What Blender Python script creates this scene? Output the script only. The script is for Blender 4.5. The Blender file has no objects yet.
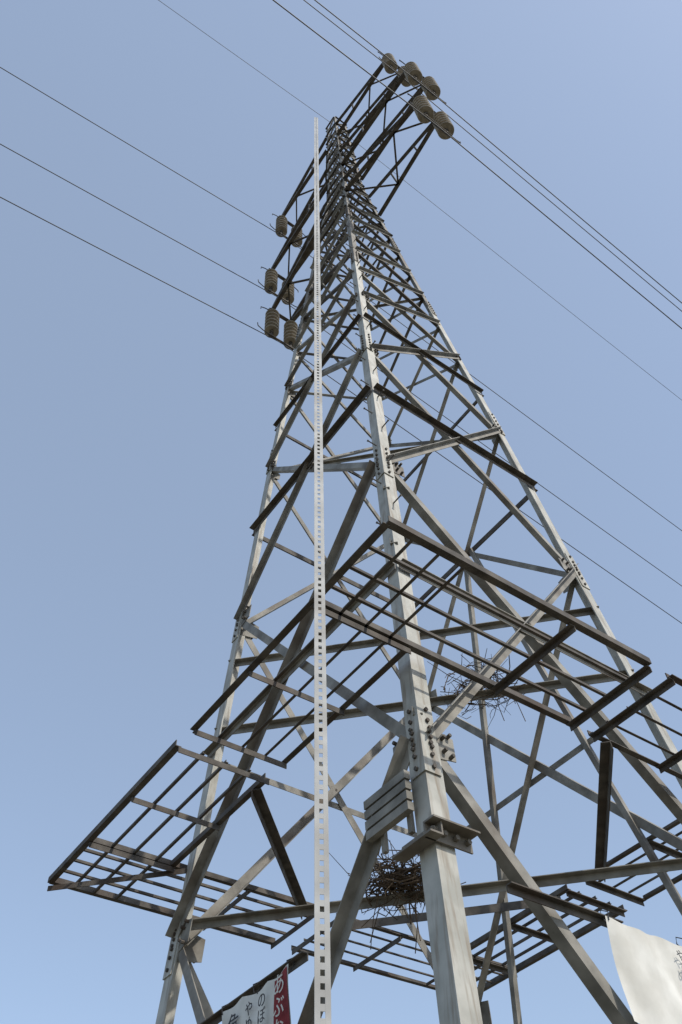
import bpy, math, random
from mathutils import Vector, Matrix
random.seed(7)
S=30.0; EYE=1.6
scene=bpy.context.scene
# ---------------------------------------------------------------- materials
def new_mat(name):
    m=bpy.data.materials.new(name);m.use_nodes=True
    nt=m.node_tree;b=nt.nodes['Principled BSDF'];return m,nt,b
def noise_mat(name,c1,c2,scale=6,rough=.6,metal=0.,detail=6,c3=None,bump=.0,lo=.35,hi=.65,streak=False):
    m,nt,b=new_mat(name)
    tc=nt.nodes.new('ShaderNodeTexCoord')
    src=tc.outputs['Object']
    n=nt.nodes.new('ShaderNodeTexNoise');n.inputs['Scale'].default_value=scale;n.inputs['Detail'].default_value=detail
    nt.links.new(src,n.inputs['Vector'])
    r=nt.nodes.new('ShaderNodeValToRGB');r.color_ramp.elements[0].position=lo;r.color_ramp.elements[1].position=hi
    r.color_ramp.elements[0].color=(*c1,1);r.color_ramp.elements[1].color=(*c2,1)
    nt.links.new(n.outputs['Fac'],r.inputs['Fac'])
    out=r.outputs['Color']
    if c3:
        n2=nt.nodes.new('ShaderNodeTexNoise');n2.inputs['Scale'].default_value=scale*.35;n2.inputs['Detail'].default_value=8
        if streak:
            mp=nt.nodes.new('ShaderNodeMapping');mp.inputs['Scale'].default_value=(14,14,1.2)
            nt.links.new(src,mp.inputs['Vector']);nt.links.new(mp.outputs[0],n2.inputs['Vector'])
        else: nt.links.new(src,n2.inputs['Vector'])
        r2=nt.nodes.new('ShaderNodeValToRGB');r2.color_ramp.elements[0].position=.5;r2.color_ramp.elements[1].position=.72
        nt.links.new(n2.outputs['Fac'],r2.inputs['Fac'])
        mx=nt.nodes.new('ShaderNodeMixRGB');mx.inputs[2].default_value=(*c3,1)
        nt.links.new(r2.outputs['Color'],mx.inputs[0]);nt.links.new(out,mx.inputs[1]);out=mx.outputs[0]
    nt.links.new(out,b.inputs['Base Color'])
    b.inputs['Roughness'].default_value=rough;b.inputs['Metallic'].default_value=metal
    if bump:
        bp=nt.nodes.new('ShaderNodeBump');bp.inputs['Strength'].default_value=bump;bp.inputs['Distance'].default_value=.01
        nt.links.new(n.outputs['Fac'],bp.inputs['Height']);nt.links.new(bp.outputs['Normal'],b.inputs['Normal'])
    return m
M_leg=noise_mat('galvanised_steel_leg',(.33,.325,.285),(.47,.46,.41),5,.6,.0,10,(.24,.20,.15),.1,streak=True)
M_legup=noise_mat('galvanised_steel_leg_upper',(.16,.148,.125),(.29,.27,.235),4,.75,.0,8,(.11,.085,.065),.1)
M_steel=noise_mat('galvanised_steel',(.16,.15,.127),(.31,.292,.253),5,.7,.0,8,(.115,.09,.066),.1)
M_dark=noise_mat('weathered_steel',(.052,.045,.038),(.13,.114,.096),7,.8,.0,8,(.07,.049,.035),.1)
M_pole=noise_mat('grey_painted_steel',(.38,.38,.365),(.50,.50,.48),9,.6,0.,6,(.30,.285,.26))
M_porc=noise_mat('porcelain',(.27,.235,.185),(.40,.355,.29),12,.4)
M_wire=noise_mat('aluminium_wire',(.05,.05,.05),(.08,.08,.08),3,.6)
M_twig=noise_mat('twigs',(.05,.034,.022),(.13,.09,.055),9,.9)
M_cloth=noise_mat('white_banner_cloth',(.60,.59,.54),(.74,.73,.68),5,.85,c3=(.50,.48,.42),bump=.2)
M_red=noise_mat('red_banner_print',(.20,.018,.022),(.27,.028,.032),6,.85)
M_ink=noise_mat('black_ink',(.03,.03,.035),(.06,.06,.065),9,.8)
M_ground=noise_mat('dry_ground',(.10,.085,.06),(.17,.15,.11),.8,.95,0,10,(.06,.08,.03))
M_conc=noise_mat('concrete',(.28,.27,.25),(.38,.37,.34),5,.9)
# ---------------------------------------------------------------- builder
class MB:
    def __init__(s): s.v=[];s.f=[]
    def prism(s,prof,p0,p1,u,v,prof1=None):
        n=len(prof);b=len(s.v);prof1=prof1 or prof
        for P,pr in ((p0,prof),(p1,prof1)):
            for (a,c) in pr: s.v.append(P+u*a+v*c)
        for i in range(n):
            j=(i+1)%n;s.f.append((b+i,b+j,b+n+j,b+n+i))
        s.f.append(tuple(b+i for i in reversed(range(n))));s.f.append(tuple(b+n+i for i in range(n)))
    def angle(s,p0,p1,n,w,t=.008,flip=False,side=1,w1=None):
        d=(p1-p0).normalized();u=d.cross(n).normalized()*side;v=u.cross(d).normalized()
        if v.dot(n)<0:v=-v
        if flip:v=-v
        def pr(w): return [(-w/2,0),(w/2,0),(w/2,t),(-w/2+t,t),(-w/2+t,w),(-w/2,w)]
        s.prism(pr(w),p0,p1,u,v,pr(w1) if w1 else None)
    def box(s,p0,p1,n,w,t):
        d=(p1-p0).normalized();u=d.cross(n).normalized();v=u.cross(d).normalized()
        s.prism([(-w/2,-t/2),(w/2,-t/2),(w/2,t/2),(-w/2,t/2)],p0,p1,u,v)
    def rod(s,p0,p1,r,k=6,r1=None):
        d=(p1-p0).normalized();a=Vector((0,0,1)) if abs(d.z)<.9 else Vector((1,0,0))
        u=d.cross(a).normalized();v=u.cross(d)
        c=lambda r:[(r*math.cos(2*math.pi*i/k),r*math.sin(2*math.pi*i/k)) for i in range(k)]
        s.prism(c(r),p0,p1,u,v,c(r1) if r1 else None)
    def tube(s,pts,r,k=5):
        b=len(s.v);n=len(pts)
        for i,p in enumerate(pts):
            d=(pts[min(i+1,n-1)]-pts[max(i-1,0)]).normalized()
            a=Vector((0,0,1)) if abs(d.z)<.9 else Vector((1,0,0))
            u=d.cross(a).normalized();v=u.cross(d)
            rr=r if not hasattr(r,'__len__') else r[i]
            for j in range(k): s.v.append(p+u*rr*math.cos(2*math.pi*j/k)+v*rr*math.sin(2*math.pi*j/k))
        for i in range(n-1):
            for j in range(k):
                q=(j+1)%k;s.f.append((b+i*k+j,b+i*k+q,b+(i+1)*k+q,b+(i+1)*k+j))
    def lathe(s,prof,base,ax,k=24):
        a=Vector((1,0,0)) if abs(ax.x)<.9 else Vector((0,1,0));u=ax.cross(a).normalized();v=ax.cross(u)
        b=len(s.v)
        for (r,z) in prof:
            for j in range(k): s.v.append(base+ax*z+u*r*math.cos(2*math.pi*j/k)+v*r*math.sin(2*math.pi*j/k))
        for i in range(len(prof)-1):
            for j in range(k):
                q=(j+1)%k;s.f.append((b+i*k+j,b+i*k+q,b+(i+1)*k+q,b+(i+1)*k+j))
    def obj(s,name,mat,parent=None,smooth=False):
        me=bpy.data.meshes.new(name);me.from_pydata([tuple(x) for x in s.v],[],s.f);me.update()
        import bmesh
        bm=bmesh.new();bm.from_mesh(me);bmesh.ops.recalc_face_normals(bm,faces=bm.faces);bm.to_mesh(me);bm.free()
        me.materials.append(mat)
        if smooth:
            for p in me.polygons:p.use_smooth=True
        o=bpy.data.objects.new(name,me);scene.collection.objects.link(o)
        if parent:o.parent=parent
        return o
def empty(name):
    o=bpy.data.objects.new(name,None);scene.collection.objects.link(o);return o
# ---------------------------------------------------------------- tower frame
T=Vector((.02385,.2385,0));PHI=-1.684
ex=lambda a:Vector((math.cos(a),math.sin(a),0))
E1=ex(PHI+3*math.pi/4);E2=ex(PHI-3*math.pi/4)
Zv=Vector((0,0,1))
def half(h): # half diagonal
    return .01095+.02391*(1-h)+.08116*max(0,.7666-h)-.009872*max(0,.3558-h)
def PT(a,b,h): # tower coordinates (fractions) -> world metres
    return (T+E1*a+E2*b)*S+Vector((0,0,h*S+EYE))
SG={'F':(-1,-1),'R':(1,-1),'L':(-1,1),'B':(1,1)}
def corner(k,h):
    s=half(h)/math.sqrt(2);return PT(SG[k][0]*s,SG[k][1]*s,h)
FACES=[('F','R',-E2),('R','B',E1),('B','L',E2),('L','F',-E1)]
H0=-EYE/S
def legw(h): return .155-.085*min(1,max(0,h))
tower=empty('transmission_tower')
legs=MB();legs2=MB();br=MB();hz=MB();gp=MB();bolts=MB();brd=MB()
hcut=[H0,.115,.242,.3558,.5,.62,.7666,.88,1.0]
for k,(sa,sb) in SG.items():
    for a,b in zip(hcut[:-1],hcut[1:]):
        w=legw((a+b)/2);t=.014
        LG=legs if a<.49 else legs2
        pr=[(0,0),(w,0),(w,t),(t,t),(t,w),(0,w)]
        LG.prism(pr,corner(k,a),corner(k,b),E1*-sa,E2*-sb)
        if a>0: # splice cover angles
            w2=w+.0; d=(corner(k,b)-corner(k,a)).normalized();c=corner(k,a)-E1*sa*-.012-E2*sb*-.012
            pr=[(0,0),(w2,0),(w2,.01),(.01,.01),(.01,w2),(0,w2)]
            LG.prism(pr,c-d*.3,c+d*.3,E1*-sa,E2*-sb)
            for m in range(6):
                for (uu,nn) in ((E1*-sa,E2*sb),(E2*-sb,E1*sa)):
                    q=c+d*(-.25+.1*m)+uu*w*.55
                    bolts.rod(q,q+nn*.018,.016)
def facept(k1,k2,n,k,h,inset,sh):
    c=corner(k,h);o=corner(k2 if k==k1 else k1,h)
    return c+(o-c).normalized()*inset+n*sh
def fnorm(k1,k2,n,h):
    d=(corner(k1,h+.02)-corner(k1,h)).normalized()
    x=(corner(k2,h)-corner(k1,h)).normalized().cross(d).normalized()
    return x if x.dot(n)>0 else -x
NODES=[H0+.01,.115,.242,.348,.428,.475,.52,.56,.6,.637,.672,.705,.737,.768,.8,.832,.864,.896,.928,.96,.992]
for (k1,k2,n0) in FACES:
    for i,(a,b) in enumerate(zip(NODES[:-1],NODES[1:])):
        n=fnorm(k1,k2,n0,a)
        w=.09 if b<.25 else .072 if b<.43 else .06 if b<.7 else .045
        ins=.07 if b<.6 else .04
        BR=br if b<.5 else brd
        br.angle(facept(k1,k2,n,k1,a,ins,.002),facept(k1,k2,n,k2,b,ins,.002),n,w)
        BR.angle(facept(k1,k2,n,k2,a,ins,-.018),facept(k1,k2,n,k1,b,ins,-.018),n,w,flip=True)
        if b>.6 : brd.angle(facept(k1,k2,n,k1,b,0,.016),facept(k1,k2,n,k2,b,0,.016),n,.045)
        # bolt where the two diagonals cross
        if b<.5:
            A0=facept(k1,k2,n,k1,a,ins,.0);A1=facept(k1,k2,n,k2,b,ins,.0);wa=half(a);wb=half(b);f_=wa/(wa+wb)
            q=A0.lerp(A1,f_);bolts.rod(q-n*.03,q+n*.03,.016)
        if a>0 and b<.62:
            sz=.28 if a<.3 else .18
            for k in (k1,k2):
                c=facept(k1,k2,n,k,a,legw(a)*.5+sz*.35,-.0145)
                d=(corner(k,a+.02)-corner(k,a)).normalized()
                x=(corner(k2,a)-corner(k1,a)).normalized()
                gp.prism([(-sz*.5,-sz*.55),(sz*.5,-sz*.35),(sz*.5,sz*.35),(-sz*.5,sz*.55)] if k==k1 else [(sz*.5,-sz*.55),(-sz*.5,-sz*.35),(-sz*.5,sz*.35),(sz*.5,sz*.55)],c-n*.004,c+n*.004,x,d)
                if a<.45:
                    for (bx,by) in ((-.35,.3),(-.35,0),(-.35,-.3),(.1,.2),(.3,.32),(.1,-.2),(.3,-.32)):
                        q=c+x*bx*sz*(1 if k==k1 else -1)+d*by*sz
                        bolts.rod(q,q+n*.045,.015)
    for h,w in ((.178,.07),(.300,.08),(.388,.06)):
        n=fnorm(k1,k2,n0,h)
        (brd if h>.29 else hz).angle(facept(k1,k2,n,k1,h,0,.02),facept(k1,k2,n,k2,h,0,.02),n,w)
# diaphragms
for h,w in ((.121,.07),(.190,.07),(.222,.065),(.348,.05),(.52,.045),(.672,.045)):
    for (p,q,dz) in (('L','R',0),('F','B',.012)):
        hz.angle(corner(p,h)+Zv*dz,corner(q,h)+Zv*dz,Zv,w,flip=(dz==0))
s0=lambda h:half(h)/math.sqrt(2)
# tie rails that carry the banners
hr=.0815;s=s0(hr)
brd.angle(PT(-s-.0014,s,hr),PT(-s-.0014,-.018,hr),-E1,.05)
brd.angle(PT(-.0445,-s-.0014,hr),PT(-.012,-s-.0014,hr),-E2,.05)
# struts on the back right face, ending on the horizontal member
br.angle(PT(s0(0)-.001,.057,0),PT(s0(.30)-.001,.002,.30),E1,.06)
br.angle(PT(s0(0)-.001,-.057,0),PT(s0(.30)-.001,-.002,.30),E1,.06)
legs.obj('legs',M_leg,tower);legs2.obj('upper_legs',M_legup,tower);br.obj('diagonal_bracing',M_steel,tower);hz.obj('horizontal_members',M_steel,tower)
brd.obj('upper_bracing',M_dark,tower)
gp.obj('gusset_plates',M_steel,tower);bolts.obj('bolts',M_dark,tower)
sb_=MB();h=.12
i=0
while h<.98:
    c=corner('F',h);w=legw(h)
    if i%2: p=c+E1*w*.5;n=-E2
    else: p=c+E2*w*.5;n=-E1
    if h>.2:
        sb_.rod(p,p+n*.12,.008);sb_.rod(p+n*.11,p+n*.122,.013)
    i+=1;h+=.0135
sb_.obj('step_bolts',M_dark,tower)
ft=MB()
for k,(sa,sb) in SG.items():
    c=corner(k,H0)
    for (r0,r1,z0,z1) in ((.45,.35,-.2,.35),):
        ft.prism([(-r0,-r0),(r0,-r0),(r0,r0),(-r0,r0)],Vector((c.x,c.y,z0)),Vector((c.x,c.y,z1)),E1,E2,[(-r1,-r1),(r1,-r1),(r1,r1),(-r1,r1)])
ft.obj('concrete_footings',M_conc,tower)
# ---------------------------------------------------------------- anti-climb guard frames
gd=MB();gr=MB();HG=.1387;G=.0888
for (sa,sb) in SG.values():
    for side in (0,1):
        z=HG+(0.0003 if side else 0)
        def Q(x,y,dz=0):
            return PT(sa*x,sb*y,z+dz) if side==0 else PT(sa*y,sb*x,z+dz)
        gd.angle(Q(G,.004),Q(G,G),Zv,.055,flip=False)
        gd.angle(Q(.0605,.004),Q(.0605,G if side else .06),Zv,.05)
        for j,x in enumerate((.0665,.0738,.0812)):
            gr.angle(Q(x,.004+random.uniform(-.0008,.0008),.0003),Q(x+random.uniform(-.0004,.0004),G-.001,.0003),Zv,.024,t=.005)
        for y in (.0045,.032,.060) if side==0 else (.0045,.032):
            gd.angle(Q(.060,y,-.0003),Q(G,y,-.0003),Zv,.05,flip=True)
    if (sa,sb)!=(-1,-1):
        gd.angle(PT(sa*.061,sb*.009,HG-.0006),PT(sa*.009,sb*.061,HG-.0006),Zv,.085,flip=True)
        s=s0(HG)
        gd.angle(PT(sa*s,sb*s,HG-.0012),PT(sa*G,sb*G,HG-.0012),Zv,.05,flip=True)
gd.obj('anti_climb_guard_frames',M_dark,tower);gr.obj('anti_climb_guard_rods',M_dark,tower)
# bracket around the near leg and number plates
bk=MB();c=corner('F',.089)
for (u,n) in ((E1,-E2),(E2,-E1)):
    bk.angle(c-u*.10+n*.02,c+u*.27+n*.02,n,.10,t=.012)
    for m in range(4):
        q=c+u*(-.06+.095*m)+n*.03;bk.rod(q,q+n*.035,.018)
bk.obj('leg_bracket',M_steel,tower)
np_=MB();y0=-.0560
for m in range(4):
    p=PT(-s0(.098)-.0022,y0,.1050-.0025*m)
    np_.box(p,p+E2*.44,-E1,.058,.05)
for y in (y0+.0025,y0+.0115):
    p=PT(-s0(.098)-.0005,y,.093);np_.box(p,p+Zv*.40,-E1,.035,.03)
np_.obj('number_plates',M_steel,tower)
# ---------------------------------------------------------------- crossarms + insulators + wires
HS=(.8867,.7702,.6673);LA=(.0947,.1101,.104);SL=1.4
arms=MB();inso=MB();caps=MB()
def string(top):
    n=6;P=(SL-.26)/n
    for i in range(n):
        z=-.13-i*P
        inso.lathe([(.02,z),(.07,z-.01),(.15,z-.045),(.19,z-.085),(.18,z-.10),(.13,z-.085),(.02,z-.08)],top,Zv)
        caps.rod(top+Zv*(z-.08),top+Zv*(z-P+.0),.055,10)
    caps.rod(top,top-Zv*.16,.035,8);caps.rod(top-Zv*(SL-.16),top-Zv*SL,.035,8)
for i in range(3):
    for sg in (1,-1):
        zc=HS[i]*S+EYE; ha=(zc+SL/2-EYE)/S; hu=ha+.05
        tips=[PT(0,sg*LA[i],ha)+E1*d for d in (-.29,.29)]
        s=s0(ha)
        lo=[PT(-s,sg*s,ha),PT(s,sg*s,ha)]
        su=s0(min(hu,1));up=[PT(-su,sg*su,hu),PT(su,sg*su,hu)]
        for j in (0,1):
            arms.angle(lo[j],tips[j]+E2*sg*.1,Zv,.10,t=.012)
            arms.angle(up[j],tips[j]+E2*sg*.1+Zv*.02,Zv,.085,t=.01)
            N=3
            for q in range(1,N):
                f=q/N;A=lo[j].lerp(tips[j],f);B=up[j].lerp(tips[j],f)
                arms.angle(A,B,E1,.04)
        N=3
        for q in range(N):
            A=lo[q%2].lerp(tips[q%2],q/N);B=lo[1-q%2].lerp(tips[1-q%2],(q+1)/N);arms.angle(A,B,Zv,.045)
        arms.angle(tips[0]-E1*.12,tips[1]+E1*.12,Zv,.1,t=.012)
        for t_ in tips: string(t_-Zv*.03)
        yb=PT(0,sg*LA[i],0);zb=zc-SL/2-.05
        caps.box(Vector((yb.x,yb.y,zb))-E1*.38,Vector((yb.x,yb.y,zb))+E1*.38,Zv,.06,.04)
        for t_,dd in zip(tips,(-1,1)):
            b=t_-Zv*(SL+.02)
            caps.tube([b,b+E1*dd*.25+Zv*.02,b+E1*dd*.4+Zv*.10,b+E1*dd*.42+Zv*.24],.014)
            b=t_-Zv*.06
            caps.tube([b,b+E1*dd*.22-Zv*.02,b+E1*dd*.36-Zv*.1,b+E1*dd*.36-Zv*.2],.014)
        w=MB();pts=[]
        for q in range(-50,51):
            d=abs(q)/50;d=(d**1.6)*95;dd=math.copysign(d,q)
            pts.append(Vector((yb.x,yb.y,zb-.05-.168*d+.00045*d*d))+E1*dd)
        w.tube(pts,.0125,6);w.obj('power_line',M_wire,None,True)
arms.obj('crossarms',M_dark,tower)
inso.obj('insulator_strings',M_porc,tower);caps.obj('insulator_fittings',M_dark,tower)
w=MB();pts=[]
for q in range(-50,51):
    d=abs(q)/50;d=(d**1.6)*95;p=PT(0,0,1.0);pts.append(p-Zv*(.15*d-.00045*d*d)+E1*math.copysign(d,q))
w.tube(pts,.0075,6);w.obj('overhead_ground_wire',M_wire,None,True)
# ---------------------------------------------------------------- slotted pole
po=MB()
b0=Vector((-.235,2.86,0));tp=Vector((.00,2.86,12.6+EYE))
d=(tp-b0).normalized();L=(tp-b0).length
nf=Vector((.25,-1,0)).normalized();u=d.cross(nf).normalized()
if u.x<0:u=-u
nf=(u.cross(d)).normalized();nf=nf if nf.y<0 else -nf
W=.054;t=.003;hole=.016
for (x0,x1) in ((0,(W-hole)/2),((W+hole)/2,W)):
    po.prism([(x0,0),(x1,0),(x1,-t),(x0,-t)],b0,tp,u,nf)
z=0;P=.042
while z<L:
    q=b0+d*z+u*((W-hole)/2)
    po.prism([(0,-.0002),(hole,-.0002),(hole,-t+.0002),(0,-t+.0002)],q,q+d*min(P-.02,L-z),u,nf);z+=P
for (y0_,y1) in ((-t,-.018),(-.034,-W)):
    po.prism([(W,y0_),(W-t,y0_),(W-t,y1),(W,y1)],b0,tp,u,nf)
z=.01
while z<L:
    q=b0+d*z;po.prism([(W-.0002,-.018),(W-t+.0002,-.018),(W-t+.0002,-.034),(W-.0002,-.034)],q,q+d*min(P-.02,L-z),u,nf);z+=P
po.obj('slotted_steel_pole',M_pole)
# ---------------------------------------------------------------- bird nests
def nest(c,r,n,seed,hang):
    rnd=random.Random(seed);m=MB()
    for i in range(n):
        a=rnd.uniform(0,6.283);rr=r*rnd.uniform(.1,1.25)
        p=c+Vector((math.cos(a)*rr,math.sin(a)*rr,rnd.gauss(0,r*.22)))
        L=rnd.uniform(.12,.5)*(1.0 if rnd.random()<.85 else 1.7)
        ta=a+math.pi/2+rnd.gauss(0,1.0)
        dr=Vector((math.cos(ta),math.sin(ta),rnd.gauss(0,.35))).normalized()
        side=Vector((rnd.gauss(0,1),rnd.gauss(0,1),rnd.gauss(0,1)))*L*.12
        pts=[p-dr*L/2,p-dr*L/6+side,p+dr*L/6+side*.6,p+dr*L/2-side*.4]
        q=rnd.uniform(.003,.007);m.tube(pts,[q,q,q*.8,q*.5],4)
    for i in range(hang):
        a=rnd.uniform(0,6.283);p=c+Vector((math.cos(a)*r*.8,math.sin(a)*r*.8,-r*.2));x=Vector((rnd.gauss(0,.12),rnd.gauss(0,.12),-rnd.uniform(.2,.55)))
        m.tube([p,p+x*.5+Vector((rnd.gauss(0,.05),rnd.gauss(0,.05),0)),p+x],.0045,4)
    m.obj('bird_nest',M_twig)
nest(Vector((.0107*S,.2385*S,.1245*S+EYE)),.27,300,3,8)
nest(Vector((.0455*S,.2370*S,.1925*S+EYE)),.33,130,5,3)
# ---------------------------------------------------------------- warning banners
def banner(p,u,n,Wd,Ht,band,text):
    e=empty('warning_banner')
    def sheet(name,x0,x1,z0,z1,off,mat):
        m=MB();nx,nz=30,16
        for j in range(nz+1):
            for i in range(nx+1):
                x=x0+(x1-x0)*i/nx;z=z0+(z1-z0)*j/nz
                wv=.014*math.sin(x*9+z*4)+.008*math.sin(x*23+1+z*9)
                sag=-.018*abs(math.sin(x*math.pi/(Wd/3)))*(1+z/Ht)
                m.v.append(p+u*x+Zv*(z+sag)+n*(off+wv))
        for j in range(nz):
            for i in range(nx):
                k=j*(nx+1)+i;m.f.append((k,k+1,k+nx+2,k+nx+1))
        m.obj(name,mat,e,True)
    sheet('cloth',0,Wd,-Ht,0,0,M_cloth)
    if band: sheet('red_band',band[0],band[1],-Ht+.01,-.01,.005,M_red)
    m=MB()
    for x in (.02,Wd*.5,Wd-.02):
        c=p+u*x+Zv*.005;pts=[c+n*.012+Vector((0,0,-.03)),c+n*.02+Zv*.02,c-n*.03+Zv*.05,c-n*.04+Zv*.01,c-Zv*.03-n*.012]
        m.tube(pts,.004,4)
    m.obj('ties',M_ink,e)
    for (txt,x,z,size,mat) in text:
        cu=bpy.data.curves.new('lettering','FONT');cu.body=txt;cu.size=size;cu.extrude=.001;cu.space_line=.95;cu.align_x='CENTER'
        cu.materials.append(mat);o=bpy.data.objects.new('lettering',cu);scene.collection.objects.link(o);o.parent=e
        R=Matrix((u,Zv,n)).transposed().to_4x4()
        o.matrix_world=Matrix.Translation(p+u*x+Zv*z+n*.026)@R
hb=.0806
banner(PT(-s0(hb)-.0032,.0150,hb+.0004),-E2,-E1,.87,.6,(.67,.86),[('あ\nぶ\nな\nい',.765,-.14,.14,M_cloth),('の\nぼ\nる\nの',.56,-.15,.10,M_ink),('や\nめ\nて',.40,-.15,.10,M_ink),('危\n険',.2,-.2,.15,M_ink)])
banner(PT(-.0183,-s0(hb)-.0032,.0818),E1,-E2,1.5,.60,(1.3,1.49),[('の\nぼ\nる\nの',.86,-.14,.10,M_ink),('や\nめ',.64,-.14,.08,M_ink)])
# ---------------------------------------------------------------- ground
g=MB();R_=3000
g.v=[Vector((-R_,-R_,0)),Vector((R_,-R_,0)),Vector((R_,R_,0)),Vector((-R_,R_,0))];g.f=[(0,1,2,3)]
g.obj('ground',M_ground)
# ---------------------------------------------------------------- sun, sky
EL=math.radians(46);AZ=math.radians(128) # azimuth clockwise from +Y
wd=bpy.data.worlds.new('World');scene.world=wd;wd.use_nodes=True;nt=wd.node_tree
sk=nt.nodes.new('ShaderNodeTexSky');sk.sky_type='NISHITA';sk.sun_disc=False;sk.sun_elevation=EL;sk.sun_rotation=AZ
sk.air_density=1.0;sk.dust_density=1.2;sk.ozone_density=1.5
mx=nt.nodes.new('ShaderNodeMixRGB');mx.blend_type='ADD';mx.inputs[0].default_value=1.0
mx.inputs[2].default_value=(1.75,2.10,2.60,1)   # veil of haze over the clear sky
nt.links.new(sk.outputs[0],mx.inputs[1]);nt.links.new(mx.outputs[0],nt.nodes['Background'].inputs[0]);nt.nodes['Background'].inputs[1].default_value=.12
sd=bpy.data.lights.new('sun','SUN');sd.energy=3.2;sd.angle=math.radians(.6);sd.color=(1,.94,.85)
so=bpy.data.objects.new('sun',sd);scene.collection.objects.link(so)
sdir=Vector((math.sin(AZ)*math.cos(EL),math.cos(AZ)*math.cos(EL),math.sin(EL)))
so.rotation_euler=sdir.to_track_quat('Z','Y').to_euler()
# ---------------------------------------------------------------- camera
f,Vx,Vy=829.6,296.7,-141.8
Zc=Vector((Vx-341,512-Vy,-f)).normalized();F=Vector((0,0,-1));Yc=(F-Zc*F.dot(Zc)).normalized();Xc=Yc.cross(Zc)
Rw=Matrix((Xc,Yc,Zc))
cd=bpy.data.cameras.new('camera');co=bpy.data.objects.new('camera',cd);scene.collection.objects.link(co)
co.matrix_world=Matrix.Translation((0,0,EYE))@Rw.to_4x4()
cd.sensor_fit='VERTICAL';cd.sensor_height=36;cd.lens=f/1024*36;cd.clip_start=.05;cd.clip_end=6000
scene.camera=co
scene.view_settings.view_transform='Standard';scene.view_settings.look='None';scene.view_settings.exposure=0
